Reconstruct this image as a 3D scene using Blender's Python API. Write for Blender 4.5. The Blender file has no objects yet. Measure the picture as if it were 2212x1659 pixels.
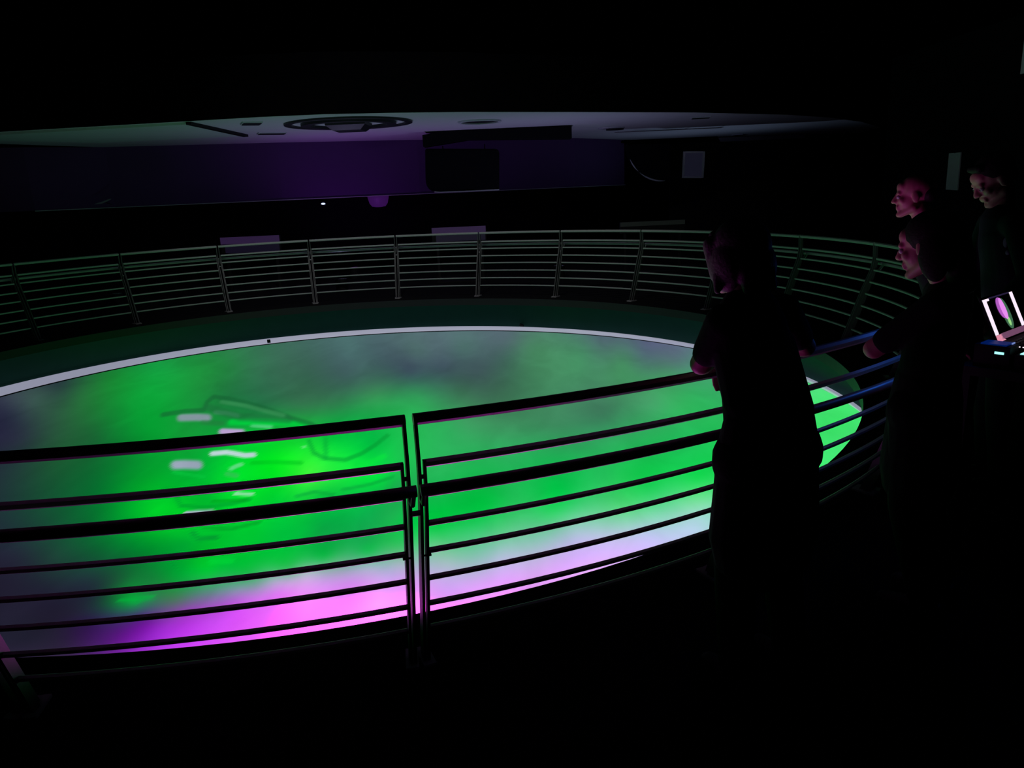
import bpy, bmesh, math, random
import numpy as np
from mathutils import Vector, Matrix

# ---------------------------------------------------------------- camera, world, exposure
scene = bpy.context.scene
COL = scene.collection
PITCH, ROLL = math.radians(14.4306), math.radians(2.5405)
cam_data = bpy.data.cameras.new('camera')
cam_data.sensor_width = 36.0
cam_data.lens = 26.53
cam_data.clip_start, cam_data.clip_end = 0.05, 200
cam = bpy.data.objects.new('camera', cam_data)
COL.objects.link(cam)
_fw = Vector((0, math.cos(PITCH), -math.sin(PITCH)))
_up0 = Vector((0, math.sin(PITCH), math.cos(PITCH)))
_rt0 = Vector((1, 0, 0))
_rt = _rt0 * math.cos(ROLL) - _up0 * math.sin(ROLL)
_up = _rt0 * math.sin(ROLL) + _up0 * math.cos(ROLL)
M = Matrix((_rt, _up, -_fw)).transposed().to_4x4()
M.translation = Vector((1.860, -7.764, 1.749))
cam.matrix_world = M
scene.camera = cam

world = bpy.data.worlds.new('night_hall')
scene.world = world
world.use_nodes = True
world.node_tree.nodes['Background'].inputs[0].default_value = (0.0, 0.0, 0.0, 1)
world.node_tree.nodes['Background'].inputs[1].default_value = 0.0

vs = scene.view_settings
vs.view_transform = 'Standard'
vs.look = 'None'
vs.exposure = 0.0
vs.gamma = 1.0
vs.use_curve_mapping = False


def lamp(name, kind, loc, energy, colour, size=0.1, target=None, spot=None):
    d = bpy.data.lights.new(name, kind)
    d.energy = energy
    d.color = colour
    if kind == 'AREA':
        d.size = size
    else:
        d.shadow_soft_size = size
    if spot:
        d.spot_size = spot
        d.spot_blend = 0.8
    o = bpy.data.objects.new(name, d)
    COL.objects.link(o)
    o.location = loc
    if target:
        o.rotation_euler = (Vector(target) - Vector(loc)).to_track_quat('-Z', 'Y').to_euler()
    return o


SCREEN_COLOURS = [  # picture on the round screen: x, y on the disc (m), red, green, blue (0-255)
    (-4.24, 0.89, 35, 40, 60), (-3.36, -0.24, 40, 45, 62), (-3.82, 1.12, 45, 85, 65), (-4.61, 1.56, 60, 72, 82), (-4.4, 1.7, 55, 85, 75), (-3.77, 1.64, 40, 110, 60),
    (-3.71, 2.34, 25, 130, 50), (-3.42, 3.11, 20, 155, 65), (-2.87, 3.46, 30, 140, 60), (-2.67, 1.46, 15, 165, 60), (-2.2, 1.6, 30, 148, 62), (-2.03, 2.85, 45, 115, 75),
    (-1.77, 3.8, 58, 105, 85), (-0.97, 2.11, 50, 100, 75), (-1.4, 1.69, 45, 108, 75), (-2.43, 3.22, 35, 130, 65), (-0.7, 4.2, 75, 112, 110), (-0.5, 2.55, 60, 88, 90),
    (-0.06, 3.06, 62, 88, 92), (0.38, 3.97, 74, 105, 102), (0.43, 2.38, 58, 74, 90), (1.09, 4.37, 76, 112, 106), (0.92, 2.56, 60, 78, 90), (1.45, 2.18, 62, 84, 88),
    (1.84, 2.98, 65, 105, 92), (2.19, 3.4, 72, 135, 97), (1.71, 1.15, 58, 105, 80), (1.26, 1.12, 58, 110, 82), (2.45, 1.99, 70, 140, 98), (2.83, 2.77, 68, 140, 98),
    (3.45, 2.49, 68, 140, 95), (3.98, 1.96, 72, 142, 102), (4.27, 2.72, 88, 112, 122), (3.3, 3.87, 80, 98, 112), (3.9, 3.19, 80, 96, 116), (2.99, 1.38, 70, 140, 100),
    (2.35, 0.62, 65, 135, 95), (3.59, 1.52, 65, 140, 95), (1.85, 4.6, 84, 105, 112), (0.68, 4.75, 82, 104, 112), (-0.33, 0.66, 45, 130, 75), (0.17, 0.88, 55, 148, 85),
    (0.74, 0.69, 50, 160, 90), (-0.73, 0.97, 50, 112, 75), (-1.06, 0.59, 30, 115, 65), (-1.58, 0.86, 28, 115, 60), (-2.66, -1.35, 32, 55, 55), (-2.55, -0.89, 30, 85, 50),
    (-2.47, -0.36, 25, 95, 50), (-2.38, -0.07, 15, 130, 50), (-2.04, 0.04, 5, 160, 50), (-1.7, -1, 5, 140, 45), (-1.12, -1.54, 0, 175, 45), (-1.7, -1.68, 5, 110, 45),
    (-2, -1.85, 20, 80, 50), (-1.53, -0.34, 20, 150, 55), (-2.13, -2.2, 30, 50, 55), (-1.25, -2.12, 0, 165, 45), (-1.06, -2.05, 0, 208, 40), (-0.89, -1.4, 0, 185, 52),
    (-0.68, -0.6, 5, 205, 55), (-0.23, -1.53, 0, 235, 30), (-0.05, -1.44, 30, 245, 45), (0.14, -1.71, 75, 250, 65), (0.06, -0.63, 0, 195, 60), (0.45, -0.76, 0, 185, 65),
    (0.63, -0.42, 25, 180, 75), (0.77, -1.13, 25, 195, 78), (0.4, -1.44, 25, 242, 65), (0.69, -1.7, 0, 225, 60), (0.88, -1.93, 30, 165, 80), (-0.52, -1.87, 0, 225, 45),
    (-0.78, -2.17, 0, 212, 40), (-0.05, -2.16, 0, 205, 55), (0.32, -2.15, 0, 190, 60), (0.71, -2.29, 10, 175, 75), (0.95, -2.44, 30, 175, 80), (-0.7, -1.99, 0, 180, 45),
    (-1.76, -2.79, 35, 38, 55), (-1.4, -2.9, 30, 65, 55), (-1.2, -2.77, 15, 90, 50), (-0.89, -2.73, 0, 130, 45), (-0.54, -2.76, 0, 160, 50), (-0.25, -2.64, 0, 195, 50),
    (-0.2, -3.14, 0, 200, 50), (0.08, -2.6, 0, 190, 60), (0.45, -2.71, 20, 165, 75), (0.8, -2.82, 30, 165, 85), (-1.23, -3.3, 30, 30, 48), (-0.98, -3.2, 32, 50, 58),
    (-0.75, -3.28, 28, 85, 55), (-0.53, -3.3, 25, 122, 60), (-0.33, -3.29, 10, 160, 60), (-0.11, -3.05, 0, 185, 55), (-0.56, -3.55, 5, 185, 60), (-0.71, -3.51, 20, 90, 50),
    (-0.83, -3.39, 30, 45, 55), (0.28, -3.29, 178, 178, 205), (0.08, -3.42, 150, 140, 185), (-0.12, -3.51, 118, 105, 150), (-0.29, -3.52, 70, 120, 85), (0.3, -3.13, 40, 182, 80),
    (0.07, -3.2, 30, 178, 75), (0.51, -2.97, 0, 185, 60), (0.84, -3, 10, 190, 70), (1.06, -2.99, 60, 190, 100), (0.6, -3.12, 110, 190, 140), (0.44, -3.21, 172, 188, 195),
    (1.05, -3.16, 155, 188, 182), (0.87, -3.21, 160, 185, 195), (-0.4, -3.77, 88, 25, 128), (-0.17, -3.67, 150, 62, 185), (0.09, -3.61, 190, 82, 222), (0.35, -3.52, 225, 118, 245),
    (0.6, -3.37, 195, 155, 225), (0.8, -3.49, 225, 130, 250), (1.09, -3.47, 230, 145, 250), (1.01, -3.35, 185, 165, 225), (-0.65, -3.92, 50, 20, 80), (-0.44, -3.96, 92, 20, 132),
    (-0.25, -3.92, 150, 40, 200), (0.05, -3.88, 200, 75, 240), (0.31, -3.86, 230, 95, 250), (0.55, -3.75, 245, 130, 250), (0.95, -3.65, 255, 150, 255), (1.18, -3.73, 255, 150, 255),
    (-0.84, -3.95, 33, 30, 48), (-1.21, -3.53, 32, 30, 48), (-0.87, -3.66, 32, 30, 48), (-0.24, -4.11, 150, 45, 200), (-0.49, -4.12, 80, 35, 115), (0.25, -4.06, 220, 85, 245),
    (0.74, -3.99, 245, 125, 250), (1.12, -3.91, 250, 140, 250), (1.34, -0.44, 60, 155, 95), (1.17, -0.71, 45, 170, 90), (1.81, -0.51, 60, 150, 95), (2.29, -0.27, 62, 140, 95),
    (2.79, -0.18, 60, 120, 90), (2.58, 0.2, 65, 130, 95), (3.32, 0.08, 70, 160, 105), (3.94, 0.56, 50, 175, 95), (3.63, -0.31, 45, 180, 90), (1.2, -1.6, 40, 180, 90),
    (1.8, -1.44, 45, 175, 95), (2.68, -1.06, 45, 175, 95), (3.5, -0.9, 35, 185, 90), (1.29, -2.3, 10, 185, 70), (1.8, -2.18, 30, 185, 85), (2.57, -1.87, 35, 190, 90),
    (3.32, -1.64, 25, 200, 85), (1.62, -2.51, 0, 195, 65), (2.16, -2.31, 0, 195, 70), (2.91, -2.11, 20, 205, 80), (3.3, -2.06, 15, 210, 75), (1.32, -2.68, 0, 200, 65),
    (1.31, -2.93, 100, 205, 135), (1.79, -2.83, 90, 205, 135), (2.14, -2.61, 40, 210, 95), (2.68, -2.46, 80, 215, 120), (3.22, -2.38, 85, 220, 125), (1.36, -3.16, 160, 190, 190),
    (1.79, -3.03, 165, 195, 205), (2.28, -2.88, 150, 200, 190), (2.8, -2.7, 140, 215, 185), (3.22, -2.53, 110, 220, 145), (1.37, -3.35, 190, 175, 225), (1.79, -3.26, 205, 175, 240),
    (2.26, -3.11, 190, 185, 235), (2.76, -2.94, 185, 200, 235), (3.17, -2.8, 165, 215, 215), (1.39, -3.58, 215, 160, 250), (1.73, -3.5, 225, 155, 250), (2.09, -3.32, 215, 170, 245),
    (2.57, -3.14, 200, 190, 240), (3.08, -2.96, 180, 205, 230), (1.46, -3.75, 240, 145, 255), (1.93, -3.6, 235, 155, 250), (1.13, -2.62, 0, 200, 70), (1.19, -3.09, 130, 195, 170),
    (1.23, -3.4, 205, 165, 235), (1.28, -3.73, 250, 145, 255), (5.28, 0.33, 80, 225, 125), (5.17, -0.3, 65, 225, 110), (5.15, -0.62, 60, 230, 105), (4.82, -1.22, 60, 225, 105),
    (4.66, -1.51, 70, 240, 120), (4.17, -1.13, 40, 205, 92), (3.87, -2.03, 45, 215, 95), (4.52, -0.11, 55, 180, 100), (-1.57, -3.21, 32, 30, 48), (-1.27, -3.68, 33, 31, 49),
    (-1.04, -4.03, 33, 31, 49), (-0.86, -4.08, 34, 31, 50), (-1.85, -3.47, 33, 31, 49), (-1.4, -4.09, 33, 31, 49), (-2.64, -2.4, 34, 36, 52), (-3.62, -0.76, 34, 38, 56),
    (-0.67, -4.12, 45, 33, 62), (0, -4.9, 252, 142, 252), (1.5, -4.9, 248, 145, 252), (-1.5, -4.8, 240, 120, 250), (3, -4.2, 205, 180, 240), (4.3, -3, 90, 220, 135),
    (5, -1.2, 65, 222, 110), (-2.8, -4.4, 150, 45, 200), (-4, -3.2, 60, 22, 95), (-5, -1.5, 33, 31, 49), (-5.2, 0.6, 33, 33, 50), (-4.6, 2.6, 36, 44, 60),
    (-3.2, -2, 33, 30, 48),
]
SCREEN_STROKES = [  # brush marks in that picture: points on the disc, the two half axes of the brush, colour, strength
    ([(-1.92, 0.50), (-1.74, 0.49), (-1.60, 0.45)], (0.050, -0.008), (0.067, -0.170), (150, 150, 175), 0.85),
    ([(-1.59, 0.67), (-1.44, 0.61), (-1.27, 0.48)], (0.028, -0.004), (0.035, -0.098), (120, 160, 150), 0.45),
    ([(-1.23, -0.11), (-1.01, -0.17)], (0.041, -0.006), (0.044, -0.130), (205, 160, 225), 0.90),
    ([(-1.31, -1.10), (-1.22, -1.10), (-1.09, -1.13)], (0.050, -0.006), (0.057, -0.140), (165, 165, 195), 0.92),
    ([(-1.07, -0.82), (-0.94, -0.80), (-0.86, -0.84), (-0.72, -0.92), (-0.64, -0.91)], (0.028, -0.004), (0.029, -0.082), (200, 215, 225), 0.95),
    ([(-0.73, -1.27), (-0.70, -1.20), (-0.67, -1.17)], (0.022, -0.003), (0.021, -0.062), (120, 220, 150), 0.75),
    ([(-0.72, -1.40), (-0.62, -1.46)], (0.026, -0.003), (0.024, -0.069), (60, 190, 90), 0.70),
    ([(-0.48, -1.88), (-0.41, -1.90), (-0.33, -1.91)], (0.016, -0.002), (0.014, -0.041), (170, 225, 190), 0.85),
    ([(-0.74, -2.25), (-0.66, -2.24), (-0.55, -2.24)], (0.019, -0.002), (0.018, -0.046), (190, 180, 220), 0.90),
    ([(-0.21, -0.75), (-0.19, -0.73)], (0.014, -0.002), (0.011, -0.043), (120, 230, 140), 0.70),
    ([(-0.97, 0.08), (-0.75, 0.00)], (0.026, -0.004), (0.025, -0.085), (110, 215, 150), 0.70),
    ([(-1.25, 0.23), (-0.94, 0.21), (-0.61, 0.11), (-0.37, -0.00)], (0.042, -0.006), (0.038, -0.139), (0, 205, 60), 0.85),
    ([(-2.20, 0.66), (-1.98, 0.77), (-1.77, 0.78), (-1.87, 1.15), (-1.88, 1.39), (-1.60, 1.24), (-1.29, 0.98), (-0.94, 0.65), (-0.60, 0.28), (-0.30, 0.00)], (0.030, -0.005), (0.039, -0.112), (22, 95, 50), 0.55),
    ([(-1.76, 0.89), (-1.22, 0.43), (-0.64, 0.26)], (0.055, -0.008), (0.063, -0.185), (28, 108, 58), 0.60),
    ([(-1.68, 1.12), (-1.32, 0.90), (-0.99, 0.62), (-0.73, 0.41)], (0.028, -0.004), (0.030, -0.098), (55, 140, 82), 0.70),
    ([(-1.58, 0.27), (-1.34, 0.19)], (0.032, -0.005), (0.038, -0.106), (38, 120, 62), 0.50),
    ([(-0.20, -0.55), (-0.06, -0.93), (0.08, -1.10), (0.29, -1.17), (0.41, -1.02), (0.50, -0.79), (0.58, -0.49)], (0.022, -0.003), (0.013, -0.063), (5, 150, 50), 0.55),
    ([(-0.06, -0.44), (0.09, -1.08)], (0.027, -0.003), (0.018, -0.077), (5, 165, 55), 0.50),
    ([(0.64, -1.11), (0.54, -1.26), (0.42, -1.30)], (0.026, -0.003), (0.013, -0.073), (10, 225, 60), 0.50),
    ([(0.42, -1.90), (0.63, -1.81), (0.80, -1.66)], (0.016, -0.002), (0.007, -0.042), (10, 165, 60), 0.60),
    ([(0.06, -2.00), (0.19, -1.92), (0.36, -2.00), (0.28, -1.97)], (0.016, -0.002), (0.009, -0.040), (10, 165, 60), 0.60),
    ([(-0.96, -1.91), (-0.85, -2.09), (-0.64, -2.15), (-0.44, -2.10), (-0.32, -2.02)], (0.019, -0.002), (0.018, -0.047), (0, 158, 45), 0.65),
    ([(-0.62, -2.02), (-0.35, -2.04)], (0.016, -0.002), (0.013, -0.039), (0, 160, 30), 0.60),
    ([(-0.55, -2.61), (-0.45, -2.73), (-0.33, -2.71)], (0.017, -0.002), (0.015, -0.039), (5, 140, 50), 0.60),
    ([(-0.49, -2.54), (-0.27, -2.58), (-0.09, -2.48)], (0.014, -0.001), (0.011, -0.033), (5, 155, 40), 0.55),
    ([(-0.58, -1.14), (-0.34, -1.15), (-0.11, -1.20)], (0.022, -0.003), (0.018, -0.063), (0, 190, 30), 0.50),
    ([(-1.24, -1.30), (-0.91, -1.45)], (0.017, -0.002), (0.018, -0.047), (10, 200, 65), 0.50),
    ([(-0.23, -3.09), (-0.09, -3.09)], (0.023, -0.002), (0.017, -0.047), (0, 212, 55), 0.60),
    ([(-0.42, -3.54), (-0.62, -3.56), (-0.49, -3.58)], (0.015, -0.001), (0.014, -0.028), (0, 190, 60), 0.50),
]


# ---------------------------------------------------------------- helpers
def lin(c):
    c = np.asarray(c, float)
    return np.where(c <= 0.04045, c / 12.92, ((c + 0.055) / 1.055) ** 2.4)


def srgb(r, g, b):
    v = lin(np.array([r, g, b]) / 255.0)
    return (float(v[0]), float(v[1]), float(v[2]), 1.0)


def mat(name, colour, rough=0.6, metal=0.0, noise=0.15, scale=20.0, bump=0.0, spec=0.5):
    m = bpy.data.materials.new(name)
    m.use_nodes = True
    nt = m.node_tree
    b = nt.nodes['Principled BSDF']
    b.inputs['Roughness'].default_value = rough
    b.inputs['Metallic'].default_value = metal
    b.inputs['Specular IOR Level'].default_value = spec
    tc = nt.nodes.new('ShaderNodeTexCoord')
    nz = nt.nodes.new('ShaderNodeTexNoise')
    nz.inputs['Scale'].default_value = scale
    nz.inputs['Detail'].default_value = 4
    nt.links.new(tc.outputs['Object'], nz.inputs['Vector'])
    mx = nt.nodes.new('ShaderNodeMix')
    mx.data_type = 'RGBA'
    c = Vector(colour[:3])
    mx.inputs[6].default_value = (*(c * (1 - noise)), 1)
    mx.inputs[7].default_value = (*(c * (1 + noise)), 1)
    nt.links.new(nz.outputs['Fac'], mx.inputs[0])
    nt.links.new(mx.outputs[2], b.inputs['Base Color'])
    if bump:
        bp = nt.nodes.new('ShaderNodeBump')
        bp.inputs['Strength'].default_value = bump
        bp.inputs['Distance'].default_value = 0.01
        nt.links.new(nz.outputs['Fac'], bp.inputs['Height'])
        nt.links.new(bp.outputs['Normal'], b.inputs['Normal'])
    return m


def emit(name, colour, strength=1.0, base=(0.02, 0.02, 0.02, 1)):
    m = bpy.data.materials.new(name)
    m.use_nodes = True
    b = m.node_tree.nodes['Principled BSDF']
    b.inputs['Base Color'].default_value = base
    b.inputs['Roughness'].default_value = 0.5
    b.inputs['Emission Color'].default_value = colour
    b.inputs['Emission Strength'].default_value = strength
    return m


STEEL = mat('brushed_steel', (0.50, 0.50, 0.51), 0.42, 0.35, 0.1, 60)
POSTSTEEL = mat('dark_post_steel', (0.085, 0.085, 0.09), 0.5, 0.2, 0.1, 60)
CARPET = mat('black_carpet', (0.006, 0.006, 0.007), 0.95, 0, 0.4, 180, 0.4, 0.1)
BLACKWALL = mat('black_wall_paint', (0.006, 0.006, 0.008), 0.9, 0, 0.2, 6, 0, 0.1)
DEEPBLACK = mat('deep_black_paint', (0.0018, 0.0018, 0.0025), 0.95, 0, 0.2, 6, 0, 0.0)
BLACKMETAL = mat('black_metal', (0.008, 0.008, 0.009), 0.6, 0, 0.2, 40, 0, 0.2)
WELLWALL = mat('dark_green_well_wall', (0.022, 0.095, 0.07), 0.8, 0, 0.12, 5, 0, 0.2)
EDGE = mat('dark_slab_edge', (0.012, 0.012, 0.013), 0.6, 0, 0.2, 12)
CEIL = mat('pale_ceiling_paint', (0.72, 0.70, 0.74), 0.85, 0, 0.04, 3, 0, 0.2)
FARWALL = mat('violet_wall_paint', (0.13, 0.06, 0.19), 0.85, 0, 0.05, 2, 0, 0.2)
TRIM = mat('pale_metal_trim', (0.6, 0.6, 0.62), 0.4, 0.2, 0.08, 30)
PANELGREY = mat('pale_lavender_panel', (0.85, 0.80, 0.92), 0.7, 0, 0.08, 15)
PAPER = mat('pale_board', (0.7, 0.7, 0.74), 0.8, 0, 0.05, 12)


def new_obj(name, me, parent=None):
    o = bpy.data.objects.new(name, me)
    COL.objects.link(o)
    if parent is not None:
        o.parent = parent
    return o


def obj(name, bm, material, parent=None, smooth=False):
    me = bpy.data.meshes.new(name)
    bmesh.ops.recalc_face_normals(bm, faces=bm.faces)
    bm.to_mesh(me)
    bm.free()
    if smooth:
        for p in me.polygons:
            p.use_smooth = True
    me.materials.append(material)
    return new_obj(name, me, parent)


def tag(o, label=None, cat=None, group=None, kind=None):
    if label:
        o['label'] = label
    if cat:
        o['category'] = cat
    if group:
        o['group'] = group
    if kind:
        o['kind'] = kind
    return o


def thing(name, label, cat, loc=(0, 0, 0), rotz=0.0, group=None):
    o = bpy.data.objects.new(name, None)
    o.empty_display_size = 0.1
    COL.objects.link(o)
    o.location = loc
    o.rotation_euler = (0, 0, rotz)
    return tag(o, label, cat, group)


def box(bm, c, size, rot=None):
    m = Matrix.Translation(Vector(c))
    if rot is not None:
        m = m @ rot.to_4x4()
    m = m @ Matrix.Diagonal((*size, 1))
    return bmesh.ops.create_cube(bm, size=1, matrix=m)


def prism(bm, pts, z0, z1):
    lo = [bm.verts.new((x, y, z0)) for x, y in pts]
    hi = [bm.verts.new((x, y, z1)) for x, y in pts]
    n = len(pts)
    bm.faces.new(lo[::-1])
    bm.faces.new(hi)
    for i in range(n):
        bm.faces.new((lo[i], lo[(i + 1) % n], hi[(i + 1) % n], hi[i]))


def loft(bm, rings, close=True, caps=True):
    vs_ = [[bm.verts.new(p) for p in r] for r in rings]
    n = len(rings[0])
    for a, b in zip(vs_[:-1], vs_[1:]):
        for i in range(n if close else n - 1):
            j = (i + 1) % n
            bm.faces.new((a[i], a[j], b[j], b[i]))
    if caps:
        bm.faces.new(vs_[0][::-1])
        bm.faces.new(vs_[-1])


def tube(bm, pts, r, n=8, caps=True):
    pts = [Vector(p) for p in pts]
    rr = r if isinstance(r, (list, tuple)) else [r] * len(pts)
    rings = []
    ref = Vector((0, 0, 1))
    for i, p in enumerate(pts):
        d = (pts[min(i + 1, len(pts) - 1)] - pts[max(i - 1, 0)]).normalized()
        if abs(d.dot(ref)) > 0.95:
            u = d.cross(Vector((1, 0, 0))).normalized()
        else:
            u = d.cross(ref).normalized()
        v = d.cross(u)
        rings.append([p + (u * math.cos(2 * math.pi * (k + .5) / n) + v * math.sin(2 * math.pi * (k + .5) / n)) * rr[i] for k in range(n)])
    loft(bm, rings, caps=caps)


def ring_solid(bm, r0, r1, z0, z1, n=192, a0=0.0, a1=2 * math.pi):
    full = abs(a1 - a0 - 2 * math.pi) < 1e-6
    m = n if full else n + 1
    prof = [(r0, z0), (r1, z0), (r1, z1), (r0, z1)]
    rows = []
    for i in range(m):
        a = a0 + (a1 - a0) * i / n
        rows.append([bm.verts.new((r * math.cos(a), r * math.sin(a), z)) for r, z in prof])
    for i in range(n):
        A, B = rows[i], rows[(i + 1) % m]
        for k in range(4):
            bm.faces.new((A[k], B[k], B[(k + 1) % 4], A[(k + 1) % 4]))
    if not full:
        bm.faces.new(rows[0])
        bm.faces.new(rows[-1][::-1])


# ---------------------------------------------------------------- room shell
R_RAIL, R_EDGE, R_WELL = 5.656, 5.075, 5.50


def shell(name, c, size, m):
    bm = bmesh.new()
    box(bm, c, size)
    return tag(obj(name, bm, m), kind='structure')


# gallery floor: one slab with the round opening cut in it
bm = bmesh.new()
N = 192
rows = []
for i in range(N):
    a = 2 * math.pi * i / N
    c, s = math.cos(a), math.sin(a)
    k = min(14.0 / max(abs(c), 1e-6), (18.0 if s > 0 else 12.0) / max(abs(s), 1e-6))
    rows.append([bm.verts.new((R_EDGE * c, R_EDGE * s, -0.105)), bm.verts.new((R_EDGE * c, R_EDGE * s, 0)),
                 bm.verts.new((k * c, k * s, 0)), bm.verts.new((k * c, k * s, -0.105))])
for i in range(N):
    A, B = rows[i], rows[(i + 1) % N]
    for k in range(4):
        bm.faces.new((A[k], A[(k + 1) % 4], B[(k + 1) % 4], B[k]))
floor = tag(obj('floor', bm, CARPET), 'black carpeted gallery floor around the round opening', kind='structure')
bm = bmesh.new()
ring_solid(bm, R_EDGE - 0.012, R_EDGE + 0.001, -0.106, 0.003)
tag(obj('trim_1', bm, EDGE), 'dark edging strip around the round floor opening', kind='structure')
bm = bmesh.new()
ring_solid(bm, R_WELL, R_WELL + 0.15, -0.75, -0.106)
tag(obj('wall_well', bm, WELLWALL), 'round dark green wall of the shallow well below the gallery', kind='structure')
bm = bmesh.new()
box(bm, (0, 0, -0.80), (12, 12, 0.1))
tag(obj('floor_well', bm, BLACKWALL), 'dark bottom of the well', kind='structure')

shell('wall_left', (-14.1, 3, 3), (0.2, 30.4, 6.4), BLACKWALL)
shell('wall_right', (14.1, 3, 3), (0.2, 30.4, 6.4), BLACKWALL)
shell('wall_rear', (0, -12.1, 3), (28, 0.2, 6.4), BLACKWALL)
shell('wall_back', (0, 18.1, 3), (28, 0.2, 6.4), BLACKWALL)
shell('ceiling', (0, 3, 6.1), (28, 30, 0.2), BLACKWALL)
shell('wall_partition_right', (8.18, 1.0, 1.75), (0.18, 8.0, 3.5), BLACKWALL)
shell('wall_partition_back', (7.4, 11.15, 1.32), (3.0, 0.16, 2.64), BLACKWALL)

# far upper wall (pale band under the ceiling) and the black wall recessed below it
wall_line = [(-12.5, 6.6), (-7.8, 8.3), (-6.6, 9.2), (-3.2, 10.1), (-0.16, 11.2), (3.8, 13.2), (5.4, 15.0)]


def offset_line(line, d):
    out = []
    for i, p in enumerate(line):
        a = Vector(line[max(i - 1, 0)])
        b = Vector(line[min(i + 1, len(line) - 1)])
        t = (b - a).normalized()
        out.append((p[0] - t.y * d, p[1] + t.x * d))
    return out


bm = bmesh.new()
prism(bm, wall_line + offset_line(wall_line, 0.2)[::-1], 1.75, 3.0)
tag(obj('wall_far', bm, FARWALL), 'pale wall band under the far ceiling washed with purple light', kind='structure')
bm = bmesh.new()
prism(bm, offset_line(wall_line, 0.7) + offset_line(wall_line, 0.9)[::-1], 0.0, 1.9)
tag(obj('wall_far_base', bm, BLACKWALL), 'black recessed wall below the pale band', kind='structure')
bm = bmesh.new()
prism(bm, offset_line(wall_line, 0.2) + offset_line(wall_line, 0.7)[::-1], 1.76, 1.9)
tag(obj('trim_2', bm, BLACKWALL), 'black soffit behind the pale band', kind='structure')
bm = bmesh.new()
prism(bm, offset_line(wall_line, -0.04)[1:] + offset_line(wall_line, 0.01)[1:][::-1], 1.735, 1.752)
tag(obj('trim_3', bm, TRIM), 'thin pale metal strip along the bottom of the far wall band', kind='structure')

# pale hanging ceiling over the far gallery
front = [(-12.5, 5.9), (-9.0, 5.35), (-6.19, 5.09), (-3.03, 4.74), (-1.86, 4.60), (-0.86, 4.61), (0.2, 4.85), (1.26, 5.19), (3.22, 6.06),
         (5.5, 7.16), (7.78, 8.65), (9.18, 9.94), (10.76, 11.8), (12.6, 14.6)]
back = [(13.0, 17.0), (10.9, 16.3), (8.2, 15.5), (5.6, 15.2), (3.9, 13.4), (-0.1, 11.4), (-3.2, 10.3), (-6.6, 9.4), (-7.6, 7.3), (-12.5, 6.9)]
bm = bmesh.new()
prism(bm, front + back, 3.0, 3.03)
raft = tag(obj('ceiling_raft', bm, CEIL), 'pale hanging ceiling over the far side of the gallery', kind='structure')
bm = bmesh.new()
prism(bm, [(x, y - 0.015) for x, y in front] + [(x, y - 0.003) for x, y in front[::-1]], 3.002, 3.9)
tag(obj('trim_4', bm, DEEPBLACK), 'black upstand above the front edge of the pale ceiling', kind='structure')
bm = bmesh.new()
prism(bm, [(-9.0, 5.45), (-6.19, 5.19), (-3.08, 4.86), (-3.12, 7.5), (-5.9, 7.65), (-6.9, 6.3), (-9.0, 6.2)], 2.965, 2.999)
pan = obj('ceiling_panel', bm, mat('grey_green_ceiling_panel', (0.62, 0.70, 0.66), 0.85, 0, 0.04, 3), raft)
bm = bmesh.new()
prism(bm, [(-3.08, 4.80), (-3.00, 4.80), (-3.02, 7.62), (-3.12, 7.62)], 2.955, 2.999)
obj('panel_edge', bm, BLACKMETAL, raft)

# ---------------------------------------------------------------- round floor screen with its moving picture
SZ = -0.60
screen = thing('floor_screen', 'huge round floor screen glowing with a green and pink picture', 'screen', (0.03, 0, -0.75))
CB, RB = np.array([0.11, -0.02]), 5.31
CT, RT = np.array([-0.04, 0.0]), 5.38
NX, NY = 430, 280
gx = np.linspace(-1, 1, NX)
gy = np.linspace(-1, 1, NY)
U, V = np.meshgrid(gx, gy)
# square grid pressed onto the disc
DX = U * np.sqrt(1 - V * V / 2)
DY = V * np.sqrt(1 - U * U / 2)
PX = (CB[0] + RB * DX).ravel()
PY = (CB[1] + RB * DY).ravel()
pts = np.array(SCREEN_COLOURS, float)
# the picture's marks fan out from a point just outside the disc
PIV = np.array([1.86, -7.76])


def fan(x, y):
    dx, dy = x - PIV[0], y - PIV[1]
    r = np.hypot(dx, dy)
    return np.stack([np.arctan2(dx, dy), 2.35 / r], -1)


A = fan(pts[:, 0], pts[:, 1])
K = np.sqrt(((A[:, None] - A[None]) ** 2).sum(-1) + 0.012 ** 2)
wts = np.linalg.solve(K - 0.004 * np.eye(len(A)), pts[:, 2:])
rng = np.random.default_rng(4)
Q = fan(PX, PY)
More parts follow.
